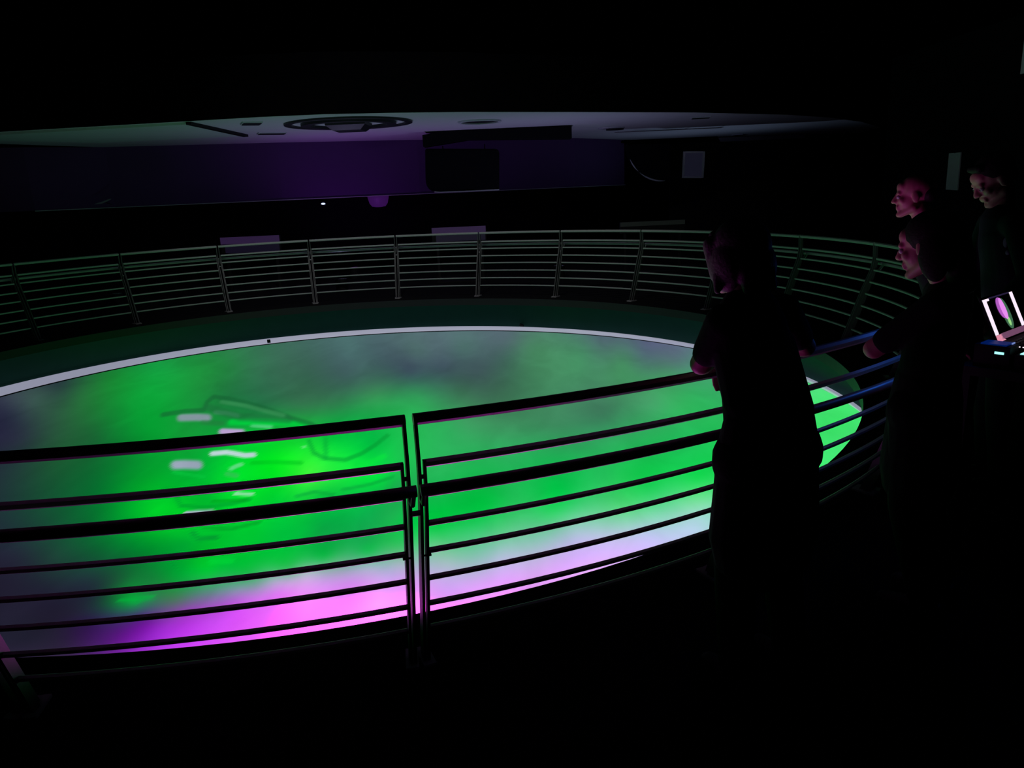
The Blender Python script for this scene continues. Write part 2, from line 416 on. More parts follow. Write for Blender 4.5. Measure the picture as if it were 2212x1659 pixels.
# brushy wobble of the look-up position
for k in range(14):
    f = rng.uniform(12, 60)
    th = rng.uniform(-0.9, 0.9) + math.pi / 2
    ph = rng.uniform(0, 6.3)
    Q[:, k % 2] += np.sin((Q[:, 0] * math.cos(th) + Q[:, 1] * math.sin(th)) * f + ph) / f * 0.09
cols = np.zeros((PX.size, 3))
for s0 in range(0, PX.size, 20000):
    sl = slice(s0, s0 + 20000)
    d = np.sqrt((Q[sl, None, 0] - A[None, :, 0]) ** 2 + (Q[sl, None, 1] - A[None, :, 1]) ** 2 + 0.012 ** 2)
    cols[sl] = d @ wts
cols = np.clip(cols, 0, 255)
for poly, ax_, ay_, c, o in SCREEN_STROKES:
    inv = np.linalg.inv(np.array([ax_, ay_]).T)
    G = np.stack([PX, PY], 0)
    g = inv @ G
    pp = (inv @ np.array(poly).T).T
    best = np.full(PX.size, 1e9)
    for (a0, a1), (b0, b1) in zip(pp[:-1], pp[1:]):
        dx, dy = b0 - a0, b1 - a1
        t = np.clip(((g[0] - a0) * dx + (g[1] - a1) * dy) / (dx * dx + dy * dy + 1e-9), 0, 1)
        best = np.minimum(best, np.hypot(g[0] - a0 - t * dx, g[1] - a1 - t * dy))
    w = np.clip((1.4 - best) / 1.0, 0, 1)
    w = (w * w * (3 - 2 * w) * o)[:, None]
    cols = cols * (1 - w) + np.array(c, float) * w
linear = lin(cols / 255.0)
# brightest pink boosted past white to light the people's faces
hot = np.clip((np.minimum(cols[:, 0], cols[:, 2]) - 234) / 21.0, 0, 1)[:, None] ** 2
linear = linear * (1 + hot * np.array([2.8, 0.15, 2.5]))
me = bpy.data.meshes.new('picture')
co = np.stack([PX - 0.03, PY, np.full(PX.size, SZ + 0.75)], 1)
idx = np.arange(NX * NY).reshape(NY, NX)
quads = np.stack([idx[:-1, :-1], idx[:-1, 1:], idx[1:, 1:], idx[1:, :-1]], -1).reshape(-1, 4)
me.vertices.add(len(co))
me.vertices.foreach_set('co', co.ravel())
me.loops.add(quads.size)
me.loops.foreach_set('vertex_index', quads.ravel().astype(np.int32))
me.polygons.add(len(quads))
me.polygons.foreach_set('loop_start', np.arange(0, quads.size, 4, dtype=np.int32))
me.polygons.foreach_set('loop_total', np.full(len(quads), 4, dtype=np.int32))
me.update()
ca = me.color_attributes.new('screen_colour', 'FLOAT_COLOR', 'POINT')
ca.data.foreach_set('color', np.concatenate([linear, np.ones((len(linear), 1))], 1).ravel().astype(np.float32))
sm = bpy.data.materials.new('screen_picture')
sm.use_nodes = True
nt = sm.node_tree
nt.nodes.clear()
out = nt.nodes.new('ShaderNodeOutputMaterial')
em = nt.nodes.new('ShaderNodeEmission')
at = nt.nodes.new('ShaderNodeAttribute')
at.attribute_name = 'screen_colour'
tc = nt.nodes.new('ShaderNodeTexCoord')
mp = nt.nodes.new('ShaderNodeMapping')
mp.inputs['Scale'].default_value = (1.6, 0.7, 1.0)
nz = nt.nodes.new('ShaderNodeTexNoise')
nz.inputs['Scale'].default_value = 1.5
nz.inputs['Detail'].default_value = 5
nz.inputs['Distortion'].default_value = 0.6
mr = nt.nodes.new('ShaderNodeMapRange')
mr.inputs['From Min'].default_value = 0.3
mr.inputs['From Max'].default_value = 0.7
mr.inputs['To Min'].default_value = 0.92
mr.inputs['To Max'].default_value = 1.08
nt.links.new(tc.outputs['Object'], mp.inputs['Vector'])
nt.links.new(mp.outputs['Vector'], nz.inputs['Vector'])
nt.links.new(nz.outputs['Fac'], mr.inputs['Value'])
nt.links.new(at.outputs['Color'], em.inputs['Color'])
nt.links.new(mr.outputs['Result'], em.inputs['Strength'])
nt.links.new(em.outputs['Emission'], out.inputs['Surface'])
me.materials.append(sm)
pic = new_obj('picture', me, screen)
pic['label'] = 'luminous picture of green and pink clouds'
bm = bmesh.new()
rings = []
for z in (0.0, 0.144):
    rings.append([(0.08 + RB * 0.999 * math.cos(2 * math.pi * k / 128), -0.02 + RB * 0.999 * math.sin(2 * math.pi * k / 128), z) for k in range(128)])
loft(bm, rings)
obj('screen_base', bm, BLACKMETAL, screen)
# pale rim: leans from the picture's edge up to the well wall
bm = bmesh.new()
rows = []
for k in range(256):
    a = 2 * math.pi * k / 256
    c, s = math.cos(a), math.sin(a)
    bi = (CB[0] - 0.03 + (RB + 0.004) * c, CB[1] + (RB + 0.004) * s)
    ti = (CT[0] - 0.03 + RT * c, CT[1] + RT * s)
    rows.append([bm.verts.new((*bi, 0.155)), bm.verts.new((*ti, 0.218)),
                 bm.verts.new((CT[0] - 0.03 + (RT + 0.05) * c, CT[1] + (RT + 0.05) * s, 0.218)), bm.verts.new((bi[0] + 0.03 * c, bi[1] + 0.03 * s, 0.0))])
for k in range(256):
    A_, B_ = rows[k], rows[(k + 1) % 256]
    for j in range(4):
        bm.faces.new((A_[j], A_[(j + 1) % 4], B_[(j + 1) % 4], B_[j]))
rim = obj('rim', bm, emit('rim_overspill_glow', srgb(140, 142, 162), 1.0, (0.5, 0.5, 0.52, 1)), screen, True)  # projector overspill on the rim painted in as emission
bm = bmesh.new()
rows = []
for k in range(256):
    a = 2 * math.pi * k / 256
    c, s = math.cos(a), math.sin(a)
    rows.append([bm.verts.new((CB[0] - 0.03 + r * c, CB[1] + r * s, z)) for r, z in ((RB - 0.010, 0.151), (RB + 0.012, 0.151), (RB + 0.012, 0.162), (RB + 0.002, 0.162))])
for k in range(256):
    A_, B_ = rows[k], rows[(k + 1) % 256]
    for j in range(4):
        bm.faces.new((A_[j], A_[(j + 1) % 4], B_[(j + 1) % 4], B_[j]))
obj('groove', bm, mat('dark_groove', (0.01, 0.02, 0.022), 0.7), screen)
rim['label'] = 'pale rim of the round screen, projector overspill set as glow'
bm = bmesh.new()
box(bm, (0, 0, 0), (0.05, 0.05, 0.05))
clip0 = obj('clip', bm, BLACKMETAL, rim)
clip0.location = (-2.24, 4.80, 0.20)
clip0.rotation_euler = (0, 0, 0.44)
clip1 = clip0.copy()
COL.objects.link(clip1)
clip1.location = (2.04, 5.03, 0.24)
clip1.scale = (1.3, 0.8, 0.7)
clip1.rotation_euler = (0, 0.4, -0.4)

# ---------------------------------------------------------------- steel railing, one thing per panel
D = 2 * math.pi / 24
PH = 2.62923
R0 = 5.45                        # the panel's origin: its foot
HALF = D / 2


def ringpt(tang, roff, z):
    """point of a panel: tang = metres along the arc from its middle, roff = metres outwards from the rail circle"""
    a = tang / R_RAIL
    r = R_RAIL + roff
    return Vector((r * math.cos(a) - R0, r * math.sin(a), z))


BARS = [(0.022, 0.900), (0.002, 0.785), (-0.033, 0.664), (-0.070, 0.545), (-0.107, 0.421), (-0.147, 0.298), (-0.190, 0.174)]
PROF = [(1.066, 0.016, 0.030), (0.92, 0.024, 0.030), (0.80, 0.014, 0.036), (0.70, -0.010, 0.050), (0.60, -0.042, 0.060),
        (0.42, -0.098, 0.066), (0.25, -0.152, 0.068), (0.0, -0.235, 0.068)]


def prof_at(z):
    for (z0, a0, w0), (z1, a1, w1) in zip(PROF[:-1], PROF[1:]):
        if z0 >= z >= z1:
            t = (z0 - z) / (z0 - z1)
            return a0 + (a1 - a0) * t, w0 + (w1 - w0) * t
    return PROF[-1][1:]


def arc(roff, z, t0, t1, n=8):
    return [ringpt(t0 + (t1 - t0) * i / n, roff, z) for i in range(n + 1)]


def blade(bm, t, th, ztop, widen=1.0):
    zs = [ztop] + [p[0] for p in PROF if p[0] < ztop - 0.01]
    rings = []
    for z in zs:
        ro, w = prof_at(z)
        w *= widen
        rings.append([ringpt(t - th / 2, ro, z), ringpt(t + th / 2, ro, z), ringpt(t + th / 2, ro - w, z), ringpt(t - th / 2, ro - w, z)])
    loft(bm, rings)


HW = HALF * R_RAIL - 0.0125


def make_panel():
    root = thing('railing_panel', 'x', 'railing')
    bm = bmesh.new()
    tube(bm, arc(0.0, 1.049, -HW, HW, 10), 0.0195, 8)
    obj('top_rail', bm, STEEL, root)
    for s in (-1, 1):
        bm = bmesh.new()
        blade(bm, s * (HW - 0.006), 0.011, 1.055)
        obj('outer_post', bm, POSTSTEEL, root)
        bm = bmesh.new()
        blade(bm, s * (HW - 0.024), 0.010, 0.912, 0.6)
        obj('inner_post', bm, POSTSTEEL, root)
    for k, (ro, z) in enumerate(BARS):
        bm = bmesh.new()
        tube(bm, arc(ro - 0.01, z, -HW + 0.024, HW - 0.024, 10), 0.0145 if k == 0 else 0.0118, 6)
        obj('crossbar', bm, STEEL, root)
    bm = bmesh.new()
    tube(bm, arc(0.095, 0.842, -HW - 0.006, HW + 0.006, 10), 0.0195, 10)
    obj('handrail', bm, STEEL, root, True)
    for s in (-1, 1):
        bm = bmesh.new()
        tube(bm, [ringpt(s * (HW - 0.006), 0.012, 0.775), ringpt(s * (HW - 0.005), 0.06, 0.780), ringpt(s * (HW - 0.004), 0.095, 0.828)], 0.008, 6)
        obj('handrail_bracket', bm, STEEL, root)
        for z in (0.853, 0.53):
            ro, w = prof_at(z)
            bm = bmesh.new()
            tube(bm, [ringpt(s * (HW - 0.028), ro - 0.012, z), ringpt(s * (HW - 0.004), ro - 0.012, z)], 0.008 if z > 0.7 else 0.004, 6)
            obj('spacer', bm, BLACKMETAL, root)
        ro, w = prof_at(0.53)
        bm = bmesh.new()
        tube(bm, [ringpt(s * (HW - 0.038), ro - 0.012, 0.53), ringpt(s * (HW - 0.026), ro - 0.012, 0.53)], 0.0055, 6)
        obj('bolt', bm, BLACKMETAL, root)
        bm = bmesh.new()
        box(bm, ringpt(s * (HW - 0.015), -0.27, 0.006), (0.13, 0.05, 0.012))
        obj('foot_plate', bm, STEEL, root)
    bm = bmesh.new()
    tube(bm, [ringpt(HW - 0.002, 0.0, 0.725), ringpt(HW + 0.027, 0.0, 0.725)], 0.0105, 6)
    obj('connector', bm, STEEL, root)
    return root


panel0 = make_panel()
ORD = ['first', 'second', 'third', 'fourth', 'fifth', 'sixth', 'seventh', 'eighth', 'ninth', 'tenth']
plabels = {-2: 'far railing panel just outside the left edge of the picture',
           -1: 'sliver of far railing panel cut by the left edge of the picture',
           10: 'far right railing panel behind the people, beyond the last gap',
           11: 'railing panel hidden behind the two people by the laptop, at the far right bend',
           12: 'railing panel in front of the people by the laptop',
           13: 'blue lit near railing panel between the two people leaning nearest',
           14: 'near railing panel right of the double post, ending behind the leaning person',
           15: 'near railing panel left of the double post, over the magenta glow',
           16: 'near railing panel beyond the lower left corner'}
for i in range(10):
    plabels[i] = 'far side steel railing panel, %s whole one from the left' % ORD[i]
plabels[8] = 'far side steel railing panel half hidden by the leaning person, ninth from the left'


panel_children = list(panel0.children)
for n_, i in enumerate(range(-2, 17)):
    if n_ == 0:
        p = panel0
    else:
        p = panel0.copy()
        COL.objects.link(p)
        for ch in panel_children:
            c = ch.copy()
            COL.objects.link(c)
            c.parent = p
    a = PH - (i + 0.5) * D
    p.location = (R0 * math.cos(a), R0 * math.sin(a), 0)
    p.rotation_euler = (0, 0, a)
    p['label'] = plabels[i]
    p['group'] = 'steel railing panels around the round opening'

# ---------------------------------------------------------------- ceiling fittings
def disc_mesh(bm, cx, cy, r, z0, z1, n=32, sx=1.0, sy=1.0):
    loft(bm, [[(cx + r * sx * math.cos(2 * math.pi * k / n), cy + r * sy * math.sin(2 * math.pi * k / n), z) for k in range(n)] for z in (z0, z1)])


def ring_fit(bm, cx, cy, ri, ro, z0, z1, n=48):
    rows = []
    for k in range(n):
        a = 2 * math.pi * k / n
        rows.append([bm.verts.new((cx + r * math.cos(a), cy + r * math.sin(a), z)) for r, z in ((ri, z0), (ro, z0), (ro, z1), (ri, z1))])
    for k in range(n):
        A_, B_ = rows[k], rows[(k + 1) % n]
        for j in range(4):
            bm.faces.new((A_[j], A_[(j + 1) % 4], B_[(j + 1) % 4], B_[j]))


DARKFIT = mat('dark_fitting', (0.012, 0.012, 0.016), 0.5, 0, 0.2, 30)
PALEFIT = mat('pale_fitting', (0.6, 0.58, 0.66), 0.6, 0, 0.05, 20)
t = thing('ring_lamp', 'large dark double ring fitting on the pale far ceiling', 'lamp', (-0.78, 6.15, 3.0))
bm = bmesh.new(); ring_fit(bm, 0, 0, 0.98, 1.10, -0.03, 0); obj('outer_ring', bm, DARKFIT, t)
bm = bmesh.new(); ring_fit(bm, 0, 0, 0.66, 0.82, -0.05, 0); obj('inner_ring', bm, DARKFIT, t)
bm = bmesh.new(); loft(bm, [[(x * k, y * k, z) for x, y in ((-.34, -.38), (.34, -.38), (.34, .38), (-.34, .38))] for k, z in ((1, 0), (1, -0.06), (0.7, -0.14))])
obj('centre_box', bm, DARKFIT, t)
t = thing('recessed_downlight', 'round unlit downlight with a pale rim beside the black baffle', 'lamp', (1.48, 6.95, 3.0))
bm = bmesh.new(); disc_mesh(bm, 0, 0, 0.36, -0.012, 0, 32, 0.95, 1.1); obj('lens', bm, DARKFIT, t)
bm = bmesh.new(); ring_fit(bm, 0, 0, 0.345, 0.40, -0.03, 0); obj('rim', bm, PALEFIT, t)
t = thing('smoke_detector', 'small flat round ceiling fitting right of the black baffle', 'ceiling fitting', (4.35, 10.1, 3.0))
bm = bmesh.new(); disc_mesh(bm, 0, 0, 0.3, -0.02, 0, 24); obj('plate', bm, PALEFIT, t)
bm = bmesh.new(); disc_mesh(bm, 0.08, 0, 0.2, -0.05, -0.02, 24, 1, .8); obj('cover', bm, DARKFIT, t)
for (c, sz, rz, lab) in (((-2.24, 5.40, 2.985), (0.28, 0.36, 0.03), 0.42, 'small dark square vent left of the ring fitting'),
                         ((-2.53, 7.5, 2.985), (0.48, 0.25, 0.03), 0.45, 'narrow dark slot vent below the square vent'),
                         ((5.9, 8.27, 2.985), (0.34, 0.16, 0.03), -0.1, 'narrow dark slot near the right front edge of the pale ceiling'),
                         ((8.7, 14.9, 2.985), (0.30, 0.30, 0.03), -0.7, 'tiny dark vent above the pale light strip')):
    t = thing('ceiling_vent', lab, 'vent', (c[0], c[1], 3.0), rz, 'ceiling vents')
    bm = bmesh.new(); box(bm, (0, 0, -0.015), sz); obj('grille', bm, DARKFIT, t)
    bm = bmesh.new()
    for sx in (-1, 1):
        box(bm, (sx * (sz[0] / 2 + 0.01), 0, -0.01), (0.02, sz[1] + 0.04, 0.02))
        box(bm, (0, sx * (sz[1] / 2 + 0.01), -0.01), (sz[0], 0.02, 0.02))
    obj('frame', bm, PALEFIT, t)
t = thing('ceiling_light_strip', 'long pale strip fitting at the dim right end of the ceiling', 'lamp', (9.75, 16.3, 3.0), 0.09)
bm = bmesh.new(); box(bm, (0, 0, -0.05), (2.7, 0.25, 0.10)); obj('housing', bm, PALEFIT, t)
bm = bmesh.new(); box(bm, (0, -0.05, -0.11), (2.5, 0.08, 0.02)); obj('diffuser', bm, TRIM, t)

# added unseen projector over the well; its spot brightens the far railing
t = thing('projector', 'added black projector hanging unseen above the round screen', 'projector', (0.3, -0.6, 5.45))
bm = bmesh.new(); box(bm, (0, 0, 0.12), (0.5, 0.42, 0.2)); obj('case', bm, BLACKMETAL, t)
bm = bmesh.new(); tube(bm, [(0, 0.18, 0.10), (0, 0.27, 0.02)], [0.07, 0.075], 16); obj('lens_tube', bm, BLACKMETAL, t)
for sx in (-0.15, 0.15):
    bm = bmesh.new(); tube(bm, [(sx, 0, 0.22), (sx, 0, 0.55)], 0.015, 8); obj('hanger', bm, BLACKMETAL, t)
lamp('added_rail_fill', 'SPOT', (0.3, -0.30, 5.43), 300, (1.0, 0.98, 1.0), 0.05, (0.6, 5.4, 0.3), math.radians(84))

# bent black baffle and black rounded box hanging below the pale ceiling
t = thing('ceiling_baffle', 'long bent black baffle hanging under the pale ceiling', 'baffle', (1.2, 8.8, 3.0))
bm = bmesh.new()
loft(bm, [[(x, y, a), (x, y + 0.5, a), (x, y + 0.5, b), (x, y, b)] for x, y, a, b in ((-0.98, 0, -0.07, -0.30), (-0.03, 0, 0.08, -0.19), (2.14, 0, 0.0, -0.26))])
obj('board', bm, BLACKWALL, t)
for x in (-0.6, 1.6):
    bm = bmesh.new(); tube(bm, [(x, 0.25, -0.1), (x, 0.25, 0.25)], 0.012); obj('hanger', bm, BLACKMETAL, t)
t = thing('ceiling_baffle', 'thin dark tapering board under the right part of the pale ceiling', 'baffle', (6.0, 11.6, 3.0))
bm = bmesh.new()
loft(bm, [[(-1.17, y, -0.20), (1.16, y, -0.20), (1.23, y, -0.33), (-0.54, y, -0.32), (-1.17, y, -0.25)] for y in (0, 0.25)])
obj('board', bm, DEEPBLACK, t)
for x in (0.4, 1.1):
    bm = bmesh.new(); tube(bm, [(x, 0.12, -0.30), (x, 0.10, -0.42), (x, -0.40, -0.42)], 0.015); obj('bracket', bm, DEEPBLACK, t)
t = thing('speaker_box', 'black rounded box hanging in front of the purple far wall', 'speaker', (1.0, 9.0, 1.76))


def rounded_outline(pts, rad, seg=6):
    out = []
    n = len(pts)
    for i in range(n):
        p0, p1, p2 = Vector(pts[i - 1]), Vector(pts[i]), Vector(pts[(i + 1) % n])
        r = rad[i]
        a = p1 + (p0 - p1).normalized() * r
        b = p1 + (p2 - p1).normalized() * r
        for k in range(seg + 1):
            u = k / seg
            out.append(a * (1 - u) ** 2 + p1 * 2 * u * (1 - u) + b * u * u)
    return out


ol = rounded_outline([(-0.81, 0.01), (0.77, 0.0), (0.81, 0.84), (-0.76, 0.91)], [0.28, 0.02, 0.10, 0.05])
bm = bmesh.new(); loft(bm, [[(p.x, y, p.y) for p in ol] for y in (0.0, 0.45)]); obj('cabinet', bm, BLACKWALL, t)
ol2 = [Vector((p.x * 0.93, 0.03 + p.y * 0.93)) for p in ol]
bm = bmesh.new(); loft(bm, [[(p.x, y, p.y) for p in ol2] for y in (-0.012, 0.001)]); obj('grille', bm, BLACKWALL, t)
bm = bmesh.new(); tube(bm, [(-0.62, -0.03, 0.015), (-0.5, -0.03, 0.0), (0.1, -0.03, -0.002), (0.77, -0.03, 0.0)], 0.013, 6); lip = obj('lower_lip', bm, TRIM, t)
lip['label'] = 'pale lip along the bottom edge'
for x in (-0.4, 0.5):
    bm = bmesh.new(); tube(bm, [(x, 0.22, 0.8), (x, 0.22, 0.96)], 0.012); obj('hanger', bm, BLACKMETAL, t)

# purple cup lamp under the far wall and its light
t = thing('cup_lamp', 'purple glowing cup lamp hanging below the far wall band', 'lamp', (-1.21, 11.3, 1.475))
bm = bmesh.new()
prof = [(0.06, 0.0), (0.165, 0.017), (0.22, 0.09), (0.25, 0.20), (0.265, 0.282)]
loft(bm, [[(r * math.cos(2 * math.pi * k / 24), r * math.sin(2 * math.pi * k / 24), z) for k in range(24)] for r, z in prof], caps=True)
obj('shade', bm, emit('purple_shade', srgb(44, 14, 66), 1.0, (0.1, 0.04, 0.14, 1)), t, True)
bm = bmesh.new(); ring_fit(bm, 0, 0, 0.26, 0.275, 0.270, 0.283, 24); obj('rim', bm, BLACKMETAL, t)

t = thing('spot_lamp', 'tiny spotlight with a cold white point of light left of the purple cup', 'lamp', (-2.46, 10.85, 1.54))
bm = bmesh.new(); tube(bm, [(0, 0.16, 0.10), (0, 0.0, 0.07)], [0.05, 0.06], 12); obj('housing', bm, BLACKMETAL, t)
bm = bmesh.new(); disc_mesh(bm, 0, 0, 0.036, 0, 0.01, 12); b_ = obj('bulb', bm, emit('cold_point', (0.55, 0.62, 1.0, 1), 1.6), t)
b_.location = (0, -0.008, 0.075); b_.rotation_euler = (math.radians(90), 0, 0); b_.scale = (1.4, 0.6, 1)
bm = bmesh.new(); tube(bm, [(0, 0.1, 0.1), (0, 0.1, 0.219)], 0.012); obj('stem', bm, BLACKMETAL, t)


# added low uplights, not seen in place, to brighten the pale ceiling and wall
def uplight(x, y, target, energy, colour, lab, spot=150):
    t = thing('added_uplight', lab, 'lamp', (x, y, 0), 0, 'added fill uplights behind the far railing')
    bm = bmesh.new(); ring_fit(bm, 0, 0, 0.10, 0.115, 0.0, 0.24, 20); obj('can', bm, BLACKMETAL, t)
    bm = bmesh.new(); disc_mesh(bm, 0, 0, 0.10, 0.0, 0.03, 20); obj('lens', bm, BLACKMETAL, t)
    lamp('added_uplight_fill', 'SPOT', (x, y, 0.25), energy, colour, 0.06, target, math.radians(spot))


uplight(-1.5, 9.0, (-1.0, 10.2, 3.0), 30, (0.50, 0.08, 1.0), 'added black floor uplight washing the far wall purple')
uplight(-1.3, 6.7, (-1.2, 6.9, 3.0), 38, (0.56, 0.50, 1.0), 'added black floor uplight between the two purple displays')
uplight(2.9, 7.4, (3.0, 7.9, 3.0), 42, (0.54, 0.52, 1.0), 'added black floor uplight right of the second purple display')
uplight(6.7, 12.2, (6.6, 11.8, 3.0), 30, (0.40, 0.55, 0.85), 'added black floor uplight behind the back partition')
uplight(-5.2, 5.9, (-5.2, 6.3, 3.0), 10, (0.30, 0.70, 0.62), 'added black floor uplight behind the left end of the far railing')

# low information displays behind the far railing
def display(x0, x1, y, z0, z1, head, lab, m_head, m_body):
    t = thing('display_stand', lab, 'display', ((x0 + x1) / 2, y, 0), 0, 'display stands behind the far railing')
    w = x1 - x0
    bm = bmesh.new(); box(bm, (0, 0.05, (z0 + z1) / 2), (w, 0.08, z1 - z0)); obj('case', bm, BLACKMETAL, t)
    bm = bmesh.new(); box(bm, (0, 0.006, z1 - head / 2), (w - 0.01, 0.012, head)); obj('header', bm, m_head, t)
    bm = bmesh.new(); box(bm, (0.03, 0.006, (z0 + z1 - head) / 2), (w - 0.10, 0.012, z1 - head - z0 - 0.01)); obj('lower_screen', bm, m_body, t)
    for sx in (-1, 1):
        bm = bmesh.new(); box(bm, (sx * (w / 2 - 0.1), 0.05, z0 / 2), (0.05, 0.05, z0)); obj('leg', bm, BLACKMETAL, t)
    bm = bmesh.new(); box(bm, (0, 0.05, 0.01), (w - 0.1, 0.3, 0.02)); obj('foot', bm, BLACKMETAL, t)


HEAD_ = emit('violet_header', srgb(38, 23, 54), 1.0)
BODY_ = emit('dim_violet_screen', srgb(11, 6, 24), 1.0)
display(-3.80, -2.62, 7.5, 0.76, 1.075, 0.135, 'dim purple display stand behind the third whole far railing panel', HEAD_, BODY_)
display(0.40, 1.48, 7.5, 0.80, 1.08, 0.125, 'dim purple display stand behind the fifth whole far railing panel', HEAD_, BODY_)
display(4.16, 5.46, 7.6, 0.80, 1.02, 0.085, 'almost dark display stand behind the far railing near the leaning person', emit('dark_header', srgb(9, 13, 11), 1.0), BLACKMETAL)

# framed panel, dark drum with pale rim and pale boards
t = thing('framed_panel', 'small panel with an added dim glow in a pale frame on the dark back partition', 'picture', (6.43, 11.05, 1.83), 0)
bm = bmesh.new(); box(bm, (0, -0.01, 0.31), (0.42, 0.02, 0.54)); obj('sheet', bm, emit('dim_glow_sheet', srgb(16, 16, 27), 1.0, (0.1, 0.1, 0.14, 1)), t)  # glow added to the sheet, as hardly any light reaches it
for c, s in (((-0.235, -0.015, 0.31), (0.05, 0.03, 0.61)), ((0.235, -0.015, 0.31), (0.05, 0.03, 0.61)), ((0, -0.015, 0.02), (0.42, 0.03, 0.04)), ((0, -0.015, 0.6), (0.42, 0.03, 0.04))):
    bm = bmesh.new(); box(bm, c, s); obj('frame_bar', bm, mat('pale_frame', (0.85, 0.85, 0.86), 0.6), t)
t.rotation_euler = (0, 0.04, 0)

t = thing('hanging_drum', 'dark quarter drum under the ceiling with a pale curved lower rim', 'drum', (5.64, 10.6, 1.80))
bm = bmesh.new()
arcp = [(0.86 * math.cos(a), 0.86 + 0.86 * math.sin(a)) for a in [math.pi + 0.5 * math.pi * k / 20 for k in range(21)]] + [(0.12, 0.01), (0.12, 0.84), (-0.86, 0.84)]
loft(bm, [[(x, y, z) for x, z in arcp] for y in (0, 0.3)]); obj('drum', bm, BLACKWALL, t)
bm = bmesh.new(); tube(bm, [(0.10, 0.2, 0.4), (0.34, 0.2, 0.4), (0.34, 0.5, 0.4)], 0.015); obj('bracket', bm, DEEPBLACK, t)
for a0, a1, w in ((203, 226, 0.016), (229, 272, 0.020)):
    bm = bmesh.new()
    n = 12
    tube(bm, [(0.865 * math.cos(math.radians(a0 + (a1 - a0) * k / n)), -0.02, 0.86 + 0.865 * math.sin(math.radians(a0 + (a1 - a0) * k / n))) for k in range(n + 1)],
         [w * math.sin(math.pi * (k + 0.6) / (n + 1.2)) for k in range(n + 1)], 6)
    obj('rim_strip', bm, PAPER, t)

t = thing('wall_board', 'narrow pale board hanging on the dark right partition', 'board', (8.085, 2.99, 1.48))
bm = bmesh.new()
loft(bm, [[(x, 0.137, 0.008), (x, -0.143, -0.002), (x, -0.132, 0.497), (x, 0.142, 0.497)] for x in (-0.012, 0.004)])
obj('sheet', bm, PANELGREY, t)
bm = bmesh.new(); tube(bm, [(-0.006, 0.0, 0.49), (-0.006, 0.0, 0.53)], 0.01); obj('hook', bm, BLACKMETAL, t)
t = thing('wall_board', 'pale board cut by the upper right edge of the picture', 'board', (8.085, 1.72, 2.82))
bm = bmesh.new(); box(bm, (-0.006, -0.05, 0.19), (0.016, 0.25, 0.38)); obj('sheet', bm, PANELGREY, t)
bm = bmesh.new(); tube(bm, [(-0.006, -0.05, 0.37), (-0.006, -0.05, 0.41)], 0.01); obj('hook', bm, BLACKMETAL, t)

t = thing('curved_strip', 'thin pale bent strip at the dark left end of the far wall', 'strip', (-6.5, 8.9, 1.78))
bm = bmesh.new(); tube(bm, [(-0.25, -0.25, 0.05), (-0.1, -0.25, 0.07), (0.05, -0.25, 0.12), (0.12, -0.25, 0.14)], [0.004, 0.022, 0.016, 0.004], 6); obj('blade', bm, TRIM, t)
bm = bmesh.new(); tube(bm, [(-0.06, -0.25, 0.09), (-0.06, 0.1, 0.03)], 0.008, 6); obj('arm', bm, BLACKMETAL, t)

# ---------------------------------------------------------------- table with laptop and controller on the right
EX = Vector((0.786, 0.618, 0))
NN = Vector((0.618, -0.786, 0))
TZ = 0.90
LAP = Vector((4.05, -4.46, 0))
rotz = math.atan2(EX.y, EX.x)
tc_ = LAP + EX * 0.24 + NN * 0.12
t = thing('console_table', 'small black console table under the laptop by the railing', 'table', (tc_.x, tc_.y, 0), rotz)
bm = bmesh.new(); box(bm, (0, 0, TZ - 0.02), (0.78, 0.44, 0.04)); obj('table_top', bm, BLACKMETAL, t)
for sx in (-1, 1):
    for sy in (-1, 1):
        bm = bmesh.new(); box(bm, (sx * 0.36, sy * 0.19, (TZ - 0.04) / 2), (0.04, 0.04, TZ - 0.04)); obj('leg', bm, BLACKMETAL, t)
t = thing('laptop_stand', 'low black stand lifting the laptop above the console table', 'stand', (*(LAP + EX * 0.178 + NN * 0.11).xy, TZ), rotz)
bm = bmesh.new(); box(bm, (0, 0, 0.066), (0.30, 0.20, 0.012)); obj('shelf', bm, BLACKMETAL, t)
for sx in (-1, 1):
    bm = bmesh.new(); box(bm, (sx * 0.14, 0, 0.03), (0.012, 0.20, 0.06)); obj('side', bm, BLACKMETAL, t)
LZ = TZ + 0.072
t = thing('laptop', 'open black laptop showing the pink and green disc picture', 'laptop', (LAP.x, LAP.y, LZ), rotz)
# local frame: x along the hinge, -y towards the user, z up
bm = bmesh.new(); box(bm, (0.178, -0.118, 0.009), (0.356, 0.235, 0.018)); base = obj('base', bm, BLACKMETAL, t)
bm = bmesh.new()
for r_ in range(5):
    for k in range(12):
        box(bm, (0.04 + k * 0.025, -0.04 - r_ * 0.021, 0.019), (0.019, 0.016, 0.003))
tag(obj('keys', bm, DARKFIT, base), kind='stuff')
TILT = math.atan2(0.0876, 0.186)
ey = Vector((0, math.sin(TILT), math.cos(TILT)))
en = Vector((0, -math.cos(TILT), math.sin(TILT)))
LH = 0.206


def on_lid(u, v, d):
    return Vector((0.356 * u, 0, 0.018)) + ey * (LH * v) + en * d


def lid_quad(bm, pts, d0, d1):
    loft(bm, [[on_lid(u, v, d) for u, v in pts] for d in (d0, d1)])


